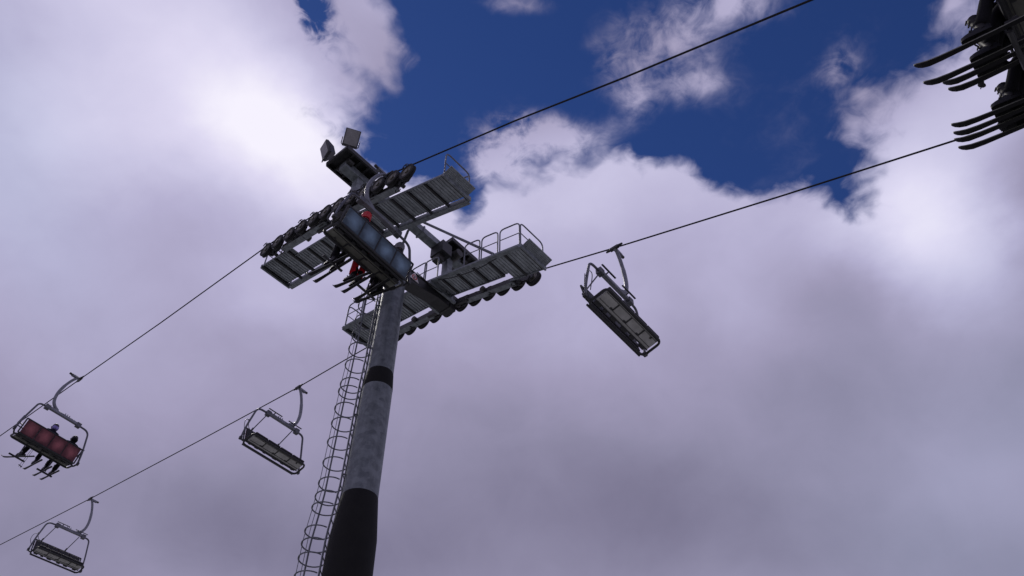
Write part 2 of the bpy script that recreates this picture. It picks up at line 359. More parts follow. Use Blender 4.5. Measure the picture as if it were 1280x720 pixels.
# catwalks
def catwalk(R, q, out, secs, near):
    inn = -out
    lo = -.30
    def P(s, dq, dz): return T(s, q+inn*dq, rope_line(s)+lo+dz)
    # each half is one straight frame
    sE0, sE1 = PS-near, PS+3.75
    zc, z0, z1 = rope_z(R, PS), rope_z(R, sE0), rope_z(R, sE1)
    def rope_line(s):
        return zc + (z0-zc)*(PS-s)/(PS-sE0) if s < PS else zc + (z1-zc)*(s-PS)/(sE1-PS)
    for half in (0, 1):
        a, b = (sE0, PS-.02) if half == 0 else (PS+.02, sE1)
        mb = MB()
        mb.bar(P(a-.04, 1.36, -.05), P(b, 1.36, -.05), .06, .17, M['galv'])           # inner channel
        mb.bar(P(a, 1.40, -.125), P(b, 1.40, -.125), .14, .02, M['galv'])
        n = 6; L = (b-a)/n
        for i in range(n+1):
            s = a+L*i
            w0 = secs(s+(1e-3 if half == 0 else -1e-3))
            mb.bar(P(s, w0, -.04), P(s, 1.34, -.04), .055, .09, M['black'])
        for i in range(n):
            s0, s1 = a+L*i, a+L*(i+1); w0 = secs((s0+s1)/2)
            mb.bar(P(s0, w0, -.035), P(s1, w0, -.035), .03, .06, M['galv'])
        for s in ((a+b)/2-.9, (a+b)/2+.9):                                             # hangers to the channel
            mb.bar(P(s, 1.41, -.15), P(s, 1.41, .03), .05, .03, M['galv'])
        ee, dd = (a, -1) if half == 0 else (b, 1)
        mb.bar(P(ee+dd*.05, secs(ee)-.02, -.05), P(ee+dd*.05, 1.40, -.05), .05, .15, M['galv'])
        cw = mb.build('catwalk', tower)
        mb = MB()
        s = a+.03
        while s < b-.02:
            w0 = secs(s)
            mb.bar(P(s, w0+.02, 0), P(s, 1.27, 0), .050, .018, M['grate'])
            mb.bar(P(s+.03, w0+.02, -.022), P(s+.03, 1.27, -.014), .012, .034, M['galv'])
            s += .105
            mb.bar(P(s-.052, w0+.02, .002), P(s-.052, 1.27, .002), .046, .018, M['grate'])
        for t in (.33, .67):
            for i in range(n):
                s0, s1 = a+L*i, a+L*(i+1); w0 = secs((s0+s1)/2); dq = w0+(1.27-w0)*t
                mb.bar(P(s0, dq, .016), P(s1, dq, .016), .012, .016, M['galv'])
        mb.build('grating', cw)
        # raised end tread
        e, d = (a, -1) if half == 0 else (b, 1)
        if half == 0:
            mb = MB()
            for k in range(7):
                mb.bar(P(e-.03-.042*k, secs(e), .015+.03*k), P(e-.03-.042*k, 1.30, .015+.03*k), .034, .03, M['grate'])
            mb.prism([P(e-.0, secs(e), -.02), P(e-.30, secs(e), .19), P(e-.30, 1.30, .19), P(e-.0, 1.30, -.02)], Vector((0, 0, .012)), M['galv'])
            mb.build('end_tread', cw)
        # rail hoops along the inner edge
        H = 1.02
        def hoop(pts, mids):
            mb = MB(); mb.tube(rounded(pts, .17), .021, M['galv_light'], 8)
            for x, y in mids: mb.tube([x, y], .014, M['galv_light'], 6)
            mb.build('rail_hoop', cw, smooth=True)
        spans = ((0, .72), (.80, 1.42), (1.50, 2.1)) if half == 0 else ((0, .75), (.83, 1.6), (1.7, 2.3), (3.0, 3.7))
        if half == 0: spans = spans + ((3.2, 3.8),)
        for u, v in spans:
            s0, s1 = (a+u, a+v) if half == 0 else (b-u, b-v)
            hoop([P(s0, 1.36, 0), P(s0, 1.36, H), P(s1, 1.36, H), P(s1, 1.36, 0)], [(P(s0, 1.36, .55), P(s1, 1.36, .55))])
        w = secs(e)
        hoop([P(e+d*.02, 1.34, 0), P(e+d*.02, 1.34, H), P(e+d*.02, w+.04, H), P(e+d*.02, w+.04, 0)], [(P(e+d*.02, 1.34, .55), P(e+d*.02, w+.04, .55))])
    return P
PA = catwalk(ROPE_A, QA, -1, lambda s: .30 if s > PS+2.35 else (.58 if s > PS else .42), 3.9)
PB = catwalk(ROPE_B, QB, 1, lambda s: .30 if abs(s-PS) > 2.6 else .55, 3.68)

# lifting gantry above the ropes
GZ = 20.1
mb = MB()
mb.bar(T(PS, QA-.1, GZ), T(PS, QB+.1, GZ), .30, .26, M['galv'])
for q in (QA+2.0, QA+3.2): mb.box(T(PS, q, GZ), (.06, .36, .32), M['galv'])
mb.build('lifting_beam', tower, bevel=.006)
for q, sg in ((QA, 1), (QB, -1)):
    mb = MB()
    mb.bar(T(PS, q+sg*.55, 17.8), T(PS, q+sg*.55, GZ-.13), .24, .24, M['galv'], Vector((1,0,0)))
    mb.box(T(PS, q+sg*.55, 17.83), (.4, .4, .03), M['galv'])
    mb.bar(T(PS-.3, q+sg*.55, 17.85), T(PS-.3, q+sg*.55, 18.75), .06, .12, M['galv'], Vector((1,0,0)))
    mb.box(T(PS-.22, q+sg*.42, 18.95), (.3, .22, .36), M['galv_light'])
    mb.build('gantry_post', tower, bevel=.006)
    mb = MB()
    a, b = q-sg*.36, q+sg*.86
    for ds in (-.46, .46): mb.bar(T(PS+ds, a, GZ+.2), T(PS+ds, b, GZ+.2), .06, .16, M['black'])
    for dq in (0, .3, .6, .9, 1.2): mb.bar(T(PS-.46, a+sg*dq, GZ+.2), T(PS+.46, a+sg*dq, GZ+.2), .07, .12, M['black'])
    mb.box(T(PS, (a+b)/2, GZ+.29), (1.24, .96, .02), M['black'])
    for ds in (-.2, .2): mb.cyl(T(PS+ds, q-.1, GZ+.05), T(PS+ds, q+.1, GZ+.05), .09, M['darksteel'], 14)
    mb.build('gantry_platform', tower)
# winch box and arm hanging under the far platform
mb = MB(); mb.box(T(PS-.15, QB-1.0, GZ-.35), (.42, .55, .5), M['black']); mb.box(T(PS-.1, QB-1.05, GZ-.70), (.25, .3, .25), M['darksteel'])
mb.cyl(T(PS-.45, QB-.45, GZ-.1), T(PS+.2, QB-.45, GZ-.1), .16, M['darksteel'], 16)
mb.build('winch', tower, bevel=.01)
for sg, (s1, q1, z1) in ((-1, (PS-2.7, QB-1.33, rope_z(ROPE_B, PS-2.7)-.25)), (1, (PS+2.2, QB-1.33, rope_z(ROPE_B, PS+2.2)-.25))):
    mb = MB(); a = T(PS+sg*.12, QB-2.15, GZ+.02)
    mb.tube([a, a+Vector((.05, sg*.18, .02)), T(s1, q1, z1)], .042, M['galv_light'], 8)
    mb.build('brace', tower, smooth=True)
for sg in (-1, 1):
    mb = MB(); mb.tube([T(PS+sg*.12, QA+2.0, GZ), T(PS+sg*2.2, QA+1.33, rope_z(ROPE_A, PS+sg*2.2)-.25)], .035, M['galv_light'], 8)
    mb.build('brace', tower, smooth=True)
# catwalk brackets from crossarm
for q, sg in ((QA, 1), (QB, -1)):
    mb = MB()
    for ds in (-.33, .33):
        mb.bar(T(PS+ds, q+sg*.4, 17.75), T(PS+ds, q+sg*1.5, 17.75), .08, .1, M['galv'])
    mb.box(T(PS, q+sg*.95, rope_z(ROPE_A if sg == 1 else ROPE_B, PS)-.36), (.8, .5, .02), M['galv'])
    mb.build('catwalk_bracket', tower)

# control cables drooping between the crossarm, the catwalks and the gantry
for pts in ([T(PS-.24, PQ+.55, 17.85), T(PS-.34, PQ+1.0, 17.66), T(PS-.36, PQ+1.5, 17.70), T(PS-.30, PQ+1.75, 17.95), T(PS-.22, QB-.62, 18.9)],
            [T(PS-.22, PQ+.1, 17.8), T(PS-.42, PQ-.4, 17.5), T(PS-.45, PQ-1.1, 17.55), T(PS-.3, QA+.72, 17.95), T(PS-.16, QA+.68, 19.3)],
            [T(PS-.6, QB-1.4, 17.75), T(PS-1.3, QB-1.44, 17.32), T(PS-2.2, QB-1.44, 17.0), T(PS-2.9, QB-1.42, 16.95)]):
    mb = MB(); mb.tube(spline(pts, 6), .014, M['rubber'], 6); mb.build('control_cable', tower, smooth=True)
# floodlights on the outer end of the near platform
def floodlight(s, q, z, yaw, tilt, w=.46, h=.58):
    Rm = Matrix.Rotation(yaw, 3, 'Z') @ Matrix.Rotation(tilt, 3, 'X')
    c = T(s, q, z); mb = MB()
    # local: y = beam direction
    def q4(hw, hh, y): return [c+Rm @ Vector(v) for v in ((-hw, y, -hh), (hw, y, -hh), (hw, y, hh), (-hw, y, hh))]
    r0, r1, r2 = q4(w/2, h/2, .10), q4(w/2, h/2, .02), q4(w*.28, h*.3, -.2)
    mb.add(r0+r1+r2, [(0,1,5,4),(1,2,6,5),(2,3,7,6),(3,0,4,7),(4,5,9,8),(5,6,10,9),(6,7,11,10),(7,4,8,11),(8,9,10,11)[::-1],(0,3,2,1)], M['lamp_body'])
    f = mb.build('floodlight', tower, bevel=.015)
    g = MB(); a = q4(w/2-.035, h/2-.035, .104); b = q4(w/2-.035, h/2-.035, .112); g.add(a+b, [(0,1,2,3)[::-1],(4,5,6,7),(0,1,5,4),(1,2,6,5),(2,3,7,6),(3,0,4,7)], M['lamp_glass']); g.build('lamp_glass', f)
    b = MB(); X = Rm @ Vector((1,0,0)); base = T(s, q, 0); base.z = T(0, 0, GZ+.3).z
    base = Vector((c.x+(0), c.y, base.z))
    b.tube(rounded([c+X*(w/2+.03), c+X*(w/2+.03)+Vector((0,0,-h*.62)), c-X*(w/2+.03)+Vector((0,0,-h*.62)), c-X*(w/2+.03)], .05), .014, M['black'], 6)
    b.cyl(c+Vector((0,0,-h*.62)), (c.x, c.y, base.z-.05), .022, M['black'], 8)
    b.build('lamp_bracket', f, smooth=True)
floodlight(PS+.42, QA-.50, GZ+.72, math.radians(75), math.radians(-20), .44, .55)
floodlight(PS-.40, QA-.28, GZ+.80, math.radians(150), math.radians(-28), .46, .6)

# ladder and cage: stands off the pole on the side away from the camera's view line
LD = Vector((-.64, .77, 0)).normalized(); LT = Vector((.77, .64, 0)).normalized()
def loff(z):
    k = [(2, .57), (8.9, .545), (9.1, .535), (10.1, .455), (13.0, .44), (13.7, .41), (17, .38)]
    for (a, va), (b, vb) in zip(k, k[1:]):
        if a <= z <= b: return va+(vb-va)*(z-a)/(b-a)
    return k[0][1] if z < 2 else k[-1][1]
def LP(z, o, t): return Vector((0,0,B+z)) + LD*(loff(z)+o) + LT*t
zs = [gz-EYE+.2, 4, 6, 8, 8.9, 9.1, 9.6, 10.2, 11, 12, 13.1, 13.95, 15, 16.6]
mb = MB()
for t in (-.14, .14): mb.tube([LP(z, 0, t) for z in zs], .022, M['galv_light'], 8)
z = zs[0]+.3
while z < 16.5: mb.tube([LP(z, 0, -.14), LP(z, 0, .14)], .012, M['galv_light'], 6); z += .29
for z in (3, 5, 7, 8.6, 10.5, 12.2, 14.4, 16): 
    for t in (-.14, .14): mb.bar(LP(z, 0, t), LP(z, -.22, t*.8), .05, .012, M['galv_light'])
lad = mb.build('ladder', tower, smooth=True)
hz = [2.4, 3.1, 3.8, 4.5, 5.2, 5.9, 6.6, 7.3, 7.72, 8.1, 8.5, 8.83, 9.13, 9.7, 9.97, 10.32, 10.87, 11.45, 12.0, 12.45, 13.0, 13.23, 13.88, 14.45, 14.95, 15.5, 16.1]
for z in hz:
    mb = MB(); w = random.uniform(-.015, .015)
    mb.tube([LP(z+w*math.sin(a), .235-.285*math.cos(a), .285*math.sin(a)) for a in [.75+i*(2*PI-1.5)/20 for i in range(21)]], .016, M['galv_light'], 6)
    mb.build('cage_hoop', lad, smooth=True)
for i, (a, r) in enumerate(((2.25, .021), (PI*1.13, .008), (4.3, .008))):
    mb = MB(); mb.tube([LP(z, .235-.265*math.cos(a), .27*math.sin(a)) for z in zs[1:] if z > 2.4], r, M['galv_light'], 6)
    mb.build('cage_bar', lad, smooth=True)

# ------------------------------------------------------------------ chairs
CX = .27      # seat centre beside the rope line
SZ = -3.08    # seat level below the rope
HW = 1.05     # half width of the seat
def make_chair(Mw, back, lowered, shell='seat'):
    ch = empty('lift_chair', Mw)
    # grip
    mb = MB()
    mb.box((0, 0, -.01), (.09, .26, .09), M['darksteel']); mb.tube([(0, -.26, 0), (0, -.13, 0), (0, .13, 0), (0, .26, 0)], [.028, .042, .042, .028], M['darksteel'], 8)
    mb.bar((.02, 0, -.01), (-.33, 0, -.02), .09, .09, M['arm']); mb.cyl((-.33, 0, -.01), (-.43, 0, .0), .042, M['darksteel'], 12)
    mb.build('rope_grip', ch, bevel=.01)
    mb = MB()
    mb.tube(spline([(-.10, 0, -.02), (-.22, 0, -.26), (-.33, 0, -.62), (-.385, 0, -1.02), (-.35, 0, -1.34), (-.24, 0, -1.53), (-.06, 0, -1.65)], 5), [.05]*10+[.058]*21, M['arm'], 10)
    mb.build('hanger_arm', ch, smooth=True)
    mb = MB()
    c = CX-.07
    mb.bar((c-.66, 0, -1.70), (c+.66, 0, -1.70), .11, .10, M['arm'])
    for x in (-.62, .62): mb.box((c+x, 0, -1.72), (.17, .16, .17), M['frame'])
    for x in (-.43, .43): mb.box((c+x, .13, -1.62), (.58, .05, .02), M['black']); mb.bar((c+x, .13, -1.63), (c+x, 0, -1.68), .04, .02, M['black'])
    for x in (-.06, .02, .10): mb.cyl((c+x+.1, 0, -1.66), (c+x+.1, 0, -1.56), .018, M['arm'], 8)
    mb.build('hanger_bar', ch, bevel=.01)
    mb = MB()
    for sg in (-1, 1):
        mb.tube(rounded([(c+sg*.66, 0, -1.72), (CX+sg*.99, 0, -1.74), (CX+sg*1.16, -.03, -2.6), (CX+sg*1.21, -.05, -3.12)], .22, 6), .034, M['frame'], 8)
        mb.tube([(CX+sg*1.21, -.05, -3.10), (CX+sg*1.15, .02, -3.19), (CX+sg*1.09, .10, -3.20)], .03, M['black'], 8)
        mb.box((CX+sg*1.21, -.05, -3.09), (.08, .09, .10), M['black'])
    # seat ring with rounded corners
    r_ = rounded([(CX, -.06, SZ-.15), (CX+HW+.05, -.06, SZ-.15), (CX+HW+.05, .48, SZ-.02), (CX-HW-.05, .48, SZ-.02), (CX-HW-.05, -.06, SZ-.15), (CX, -.06, SZ-.15)], .15, 5)
    mb.tube(r_[:-1], .033, M['black'], 8, closed=True)
    mb.tube([(CX-HW, -.12, SZ-.13), (CX+HW, -.12, SZ-.13)], .03, M['black'], 8)
    mb.build('chair_frame', ch, smooth=True)
    # seat: shell with four pads
    mb = MB(); Rs = Matrix.Rotation(math.radians(13), 3, 'X')
    def sp(x, y, z): return Vector((CX, 0, SZ-.06)) + Rs @ Vector((x, y, z-.05))
    def sbox(c3, size, m): mb.box(sp(*c3), size, m, Rs)
    sbox((0, .275, 0), (2*HW-.06, .34, .03), M[shell])
    for i in (-1, 0, 1):
        sbox((i*.51, .29, -.022), (.035, .20, .016), M['black'])
        sbox((i*.51+.06, .20, -.022), (.07, .05, .016), M['black'])
    sbox((-.80, .37, -.022), (.05, .06, .014), M['black'])
    sbox((0, .185, -.02), (2*HW-.1, .012, .014), M['black']); sbox((0, .40, -.02), (2*HW-.1, .010, .010), M['pad'])
    sbox((0, .445, 0), (2*HW-.02, .035, .06), M['black']); sbox((0, .10, -.005), (2*HW-.04, .03, .06), M['black'])
    for x in (-.86, -.45, -.12, .3, .62, .9): sbox((x, .05, -.01), (random.uniform(.08, .2), .06, .05), M['black'])
    seat = mb.build('seat', ch)
    for i in range(4):
        mb = MB(); mb.box(sp((i-1.5)*.51, .29, .06), (.49, .46, .07), M['pad'], Rs); mb.build('seat_pad', seat, bevel=.02)
    # backrest: leans back
    Rb = Matrix.Rotation(math.radians(13), 3, 'X')
    def bp(x, y, z): return Vector((CX, -.10, SZ-.14+(0 if lowered else .15))) + Rb @ Vector((x, y, z))
    mb = MB()
    for z in (.03, .585): mb.tube([bp(-HW-.02, -.01, z), bp(HW+.02, -.01, z)], .028, M['black'], 8)
    for sg in (-1, 1): mb.tube([bp(sg*(HW+.02), -.01, .03), bp(sg*(HW+.02), -.01, .585)], .026, M['black'], 8)
    for x in (-.515, 0, .515): mb.bar(bp(x, -.02, .04), bp(x, -.02, .57), .02, .04, M['black'])
    for sg in (-1, 1): mb.tube([bp(sg*HW, -.01, .30), (CX+sg*1.165, -.045, -2.82)], .02, M['black'], 6)
    bk = mb.build('backrest', ch)
    for i in range(4):
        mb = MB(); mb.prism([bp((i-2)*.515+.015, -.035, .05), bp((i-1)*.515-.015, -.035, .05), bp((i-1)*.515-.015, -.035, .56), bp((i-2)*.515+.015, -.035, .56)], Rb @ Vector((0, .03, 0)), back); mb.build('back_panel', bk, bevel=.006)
        mb = MB(); mb.prism([bp((i-2)*.515+.02, 0, .06), bp((i-1)*.515-.02, 0, .06), bp((i-1)*.515-.02, 0, .55), bp((i-2)*.515+.02, 0, .55)], Rb @ Vector((0, .05, 0)), M['pad']); mb.build('back_pad', bk, bevel=.015)
    # restraint bar with two footrests
    mb = MB(); feet = []
    if lowered:
        y = .46
        for sg in (-1, 1): mb.tube(rounded([(CX+sg*1.17, -.05, -2.50), (CX+sg*1.15, y, -2.62), (CX+sg*.56, y+.02, -2.62), (CX, y+.02, -2.62)], .12), .02, M['frame'], 8)
        for x in (-.50, .55):
            mb.tube([(CX+x, y+.02, -2.62), (CX+x, y+.10, -3.0), (CX+x, y+.14, -3.56)], .018, M['frame'], 8)
            feet.append(((CX+x-.29, y+.16, -3.58), (CX+x+.29, y+.16, -3.58)))
    else:
        for x in (-.48, .62):
            mb.tube([(CX+x-.05, -.02, -1.78), (CX+x+.14, -.34, -2.36)], .018, M['frame'], 8)
            feet.append(((CX+x+.13, -.31, -2.30), (CX+x+.17, -.39, -2.46)))
        mb.tube(spline([(CX+1.15, -.05, -2.28), (CX+.98, -.2, -2.45), (CX+.78, -.34, -2.44), (CX+.70, -.36, -2.56), (CX+.4, -.36, -2.66), (CX-.1, -.36, -2.66), (CX-.34, -.36, -2.50), (CX-.46, -.34, -2.66), (CX-.75, -.2, -2.75), (CX-1.0, -.06, -2.95)], 4), .011, M['frame'], 6)
        mb.tube(spline([(CX+1.14, -.04, -2.35), (CX+1.35, .2, -2.55), (CX+1.42, .32, -2.85), (CX+1.2, .1, -3.0)], 5), .011, M['frame'], 6)
    rb = mb.build('restraint_bar', ch, smooth=True)
    for a, b in feet:
        mb = MB(); mb.tube([a, b], .032, M['black'], 8); mb.build('footrest', rb)
    return ch

def chair_matrix(R, q, s, facing, roll=0):
    return Matrix.Translation(W(s, q, rope_z(R, s))) @ Matrix.Rotation(ROT + (0 if facing > 0 else PI), 4, 'Z') @ Matrix.Rotation(math.radians(roll), 4, 'Y')

MA0 = chair_matrix(ROPE_A, QA, 10.2, 1, 5)
MA1 = chair_matrix(ROPE_A, QA, 27.25, 1, 4)
MA2 = chair_matrix(ROPE_A, QA, -2.38, 1, 0)
ch = make_chair(MA0, M['blue_back'], True, 'seat_worn'); tag(ch, 'chair with blue back panels and riders passing in front of the tower head', 'ski lift chair', 'chairs hanging from the haul ropes')
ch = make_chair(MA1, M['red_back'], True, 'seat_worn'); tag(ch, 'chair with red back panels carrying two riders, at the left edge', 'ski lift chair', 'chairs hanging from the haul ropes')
ch = make_chair(MA2, M['blue_back'], True, 'seat_worn'); tag(ch, 'nearest loaded chair above the cluster of dark skis in the upper right corner', 'ski lift chair', 'chairs hanging from the haul ropes')
for s, roll, lab in ((6.57, 2, 'empty chair to the right of the tower seen from below with grey seat shell'),
                     (20.3, 1.5, 'empty chair just left of the tower ladder, bar raised'),
                     (35.65, 0, 'small far empty chair at the bottom left on the lower rope')):
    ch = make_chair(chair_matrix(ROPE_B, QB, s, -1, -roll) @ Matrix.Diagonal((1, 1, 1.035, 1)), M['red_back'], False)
    tag(ch, lab, 'ski lift chair', 'chairs hanging from the haul ropes')

# ------------------------------------------------------------------ people
def skin_mesh(name, V, E, mats, sub=1):
    me = bpy.data.meshes.new(name); me.from_pydata([v[0] for v in V], E, [])
    o = bpy.data.objects.new(name, me); COL.objects.link(o)
    sk = o.modifiers.new('skin', 'SKIN'); sk.use_smooth_shade = True
    for i, v in enumerate(V):
        r = v[1] if isinstance(v[1], tuple) else (v[1], v[1])
        me.skin_vertices[0].data[i].radius = r; me.skin_vertices[0].data[i].use_root = (i == 0)
    sb = o.modifiers.new('sub', 'SUBSURF'); sb.levels = sub; sb.render_levels = sub
    dg = bpy.context.evaluated_depsgraph_get()
    out = bpy.data.meshes.new_from_object(o.evaluated_get(dg)); out.name = name
    bpy.data.objects.remove(o); bpy.data.meshes.remove(me)
    out.materials.clear()
    for m in mats: out.materials.append(m)
    for p in out.polygons: p.use_smooth = True; p.material_index = 0
    return out
def put(name, me, parent):
    o = bpy.data.objects.new(name, me); COL.objects.link(o); o.parent = parent; return o

def boot_mesh():
    mb = MB()
    # foot
    rings = []
    for y, w, h0, h1 in ((-.11, .040, 0, .10), (-.09, .05, 0, .14), (.0, .052, 0, .15), (.08, .055, 0, .12), (.16, .056, 0, .095), (.205, .045, 0, .08), (.22, .028, .01, .06)):
        rings.append([Vector((x*w, y, h0+(h1-h0)*z)) for x, z in ((-1, .0), (-1, .6), (-.6, 1), (.6, 1), (1, .6), (1, 0))])
    vs = [v for r in rings for v in r]; n = 6
    fs = [(i*n+k, i*n+(k+1) % n, (i+1)*n+(k+1) % n, (i+1)*n+k) for i in range(len(rings)-1) for k in range(n)] + [tuple(range(n)), tuple((len(rings)-1)*n+k for k in range(n))]
    mb.add(vs, fs, M['boot'])
    mb.tube([(0, -.03, .06), (0, -.02, .16), (0, .01, .26), (0, .03, .34)], [.058, .062, .066, .070], M['boot'], 12)
    return mb
BOOT = boot_mesh()
def ski_mesh():
    mb = MB(); st = [(-.72, .036, .012), (-.70, .044, 0), (-.4, .041, 0), (0, .037, 0), (.35, .041, 0), (.65, .050, .004), (.80, .056, .018), (.88, .053, .045), (.93, .042, .075), (.955, .024, .095), (.962, .008, .1)]
    vs = []
    for y, w, z in st: vs += [(-w, y, z), (w, y, z), (w, y, z+.016), (-w, y, z+.016)]
    n = 4; N = len(st)
    for k in range(n):
        mb.add(vs, [(i*n+k, i*n+(k+1) % n, (i+1)*n+(k+1) % n, (i+1)*n+k) for i in range(N-1)], M['ski_edge'] if k in (1, 3) else M['ski_base'])
    mb.add(vs[:4], [(0,1,2,3)], M['ski_base']); mb.add(vs[-4:], [(0,1,2,3)], M['ski_base'])
    return mb

def glove_mesh(side, m):
    V = []; E = []
    def chain(pts, par=None):
        for p, r in pts:
            V.append((p, r)); i = len(V)-1
            if par is not None: E.append((par, i))
            par = i
        return par
    # hand closed round a bar; -y palm forward, origin at wrist, fingers curl down
    chain([((0, .03, 0), (.036, .026)), ((0, .075, -.003), (.042, .022))]); E
    chain([((0, -.01, 0), .030), ((0, -.06, -.01), .036)], 0)
    for x, ln in ((-.033, .9), (-.011, 1), (.011, .95), (.033, .78)):
        chain([((x, .105, -.004), .0125), ((x, .105+.034*ln, -.022), .0115), ((x, .105+.036*ln, -.058*ln), .011), ((x, .10, -.075*ln), .0095)], 1)
    chain([((side*-.045, .05, -.02), .014), ((side*-.045, .085, -.05), .012), ((side*-.03, .105, -.066), .010)], 0)
    return skin_mesh('glove', V, E, [m], 1)

SKI_GROUP = {}
def person(Mc, x, label, jacket, trousers, helmet, spread=.0, shift=0., toe=(0, 0), pitch=10, lean=0., scale=1.0, ski_label='', grp='', feet=(-.14, .14), hood=None, poles=None, legs=(0, 0), ski_yaw=(0, 0), glove='jet', foot_y=0., fwd=(0, 0), foot_z=0., ski_len=1.08, up=0.):
    root = empty('person', Mc @ Matrix.Translation((CX+x, .14, SZ+.08+up)) @ Matrix.Scale(scale, 4))
    tag(root, label, 'skier', grp)
    ax = list(feet); kx = [.45*-.15+.55*feet[0], .45*.15+.55*feet[1]]
    kn = [Vector((kx[i], .40+legs[i]*.3, .09)) for i in (0, 1)]
    an = [Vector((ax[i], .50+foot_y+legs[i], -.36+foot_z)) for i in (0, 1)]
    ly = lean
    wr = [Vector((-.20, .36, .30)), Vector((.20, .36, .30))]
    def graph(k, body=True):
        V = [((0, .02, .10), .125+k), ((0, 0+ly*.3, .27), (.135+k, .115+k)), ((0, -.02+ly*.7, .44), (.155+k, .12+k)), ((0, -.01+ly, .56), (.085+k, .075+k))]
        E = [(0, 1), (1, 2), (2, 3)]
        if k > 0: V.append(((0, .005+ly, .68), (.075, .07))); E.append((3, 4))
        for i, sg in ((0, -1), (1, 1)):
            n = len(V)
            V += [((sg*.18, -.01+ly*.8, .51), .066+k), ((sg*.25, .06+ly*.5, .27), .050+k), (tuple(wr[i]-(wr[i]-Vector((sg*.25, .06, .27))).normalized()*.03), .036+k*.8)]
            E += [(2, n), (n, n+1), (n+1, n+2)]
        return V, E
    # one continuous body under the clothes
    V, E = graph(0)
    n = len(V); V += [((0, .01+ly, .61), .055), ((0, .04+ly, .69), (.068, .080)), ((0, .045+ly, .77), (.078, .092)), ((0, .03+ly, .85), (.058, .068)), ((0, .135+ly, .735), .014)]
    E += [(3, n), (n, n+1), (n+1, n+2), (n+2, n+3), (n+1, n+4)]
    for i, sg in ((0, -1), (1, 1)):
        n = len(V); V += [((sg*.10, .08, .09), .085), (tuple(kn[i]), .06), (tuple((kn[i]*.55+an[i]*.45)+Vector((0,-.02,0))), .052), (tuple(an[i]), .04), (tuple(an[i]+Vector((0, .12, -.06))), .035)]
        E += [(0, n), (n, n+1), (n+1, n+2), (n+2, n+3), (n+3, n+4)]
    body = put('body', skin_mesh('body', V, E, [M['skin']], 1), root)
    for sg in (-1, 1):
        mb = MB(); mb.lathe([(.002, -.012), (.012, -.006), (.014, 0), (.012, .006), (.002, .012)], M['eye'], 8, (sg*.03, .122+ly, .765)); mb.build('eye', body, smooth=True)
    mb = MB(); mb.bar((-.022, .118+ly, .69), (.022, .118+ly, .69), .01, .008, M['sign_red']); mb.build('mouth', body)
    V, E = graph(.022); put('jacket', skin_mesh('jacket', V, E, [M[jacket]], 2), root)
    V = [((0, .03, .09), (.155, .135))]; E = []
    for i, sg in ((0, -1), (1, 1)):
        n = len(V); V += [((sg*.10, .10, .09), .108), (tuple(kn[i]), .088), (tuple(kn[i]*.5+an[i]*.5), .080), (tuple(an[i]+Vector((0, -.01, .02))), .098)]
        E += [(0, n), (n, n+1), (n+1, n+2), (n+2, n+3)]
    put('trousers', skin_mesh('trousers', V, E, [M[trousers]], 2), root)
    # helmet / hat
    hc = Vector((0, .035+ly, .795)); mb = MB()
    prof = [(.100, -.115), (.118, -.06), (.124, -.01), (.118, .045), (.095, .09), (.055, .118), (.012, .128)]
    mb.lathe([(r, z) for r, z in prof], M[helmet], 20, hc, Matrix.Diagonal((.93, 1.1, 1)))
    for sg in (-1, 1): mb.box(hc+Vector((sg*.085, -.005, -.085)), (.03, .10, .09), M[helmet])
    mb.build('helmet', root, smooth=True)
    mb = MB(); mb.tube([hc+Vector((.118*math.sin(a), .128*math.cos(a)-.012, -.035)) for a in [i*.25-1.25 for i in range(11)]], .032, M['lens'], 8, flat=.6); mb.build('goggles', root, smooth=True)
    if hood:
        V = [((0, -.02+ly, .64), (.11, .10)), ((0, -.03+ly, .72), (.13, .115)), ((0, -.04+ly, .80), (.12, .11))]
        put('hood', skin_mesh('hood', V, [(0, 1), (1, 2)], [M[hood]], 2), root)
    gm = [glove_mesh(-1, M[glove]), glove_mesh(1, M[glove])]
    for i in (0, 1):
        g = put('glove', gm[i], root); g.location = wr[i]+Vector((0, .0, .0)); g.rotation_euler = (math.radians(-12), 0, 0)
    # boots and skis
    for i, sg in ((0, -1), (1, 1)):
        Rf = Matrix.Rotation(math.radians(toe[i]+ski_yaw[i]), 4, 'Z') @ Matrix.Rotation(math.radians(pitch), 4, 'X')
        Mb = Matrix.Translation(an[i]+Vector((0, .02, -.10))) @ Rf
        b = BOOT.build('boot', root, smooth=True); b.matrix_parent_inverse = Matrix.Identity(4); b.matrix_basis = Mb
        for z, y in ((.10, .11), (.15, .075), (.23, .085), (.30, .10)):
            bk = MB(); bk.box((sg*.035, y, z), (.055, .014, .018), M['buckle'], Matrix.Rotation(sg*-.5, 3, 'Z')); bk.build('buckle', b)
        sk = SKI.build('ski', smooth=False)
        sk.matrix_world = root.matrix_world @ Mb @ Matrix.Translation((0, .02+fwd[i], -.06)) @ Matrix.Diagonal((.76, ski_len, 1, 1))
        tag(sk, ('left' if i == 0 else 'right')+' ski of '+ski_label, 'ski', 'skis under the riders')
        for y, l, h in ((.17, .12, .05), (-.17, .16, .06)):
            mb = MB(); mb.box((0, y, .016+h/2), (.06, l, h), M['boot']); mb.box((0, y*1.25, .03+h), (.045, l*.4, .03), M['darksteel']); mb.build('binding', sk, bevel=.008)
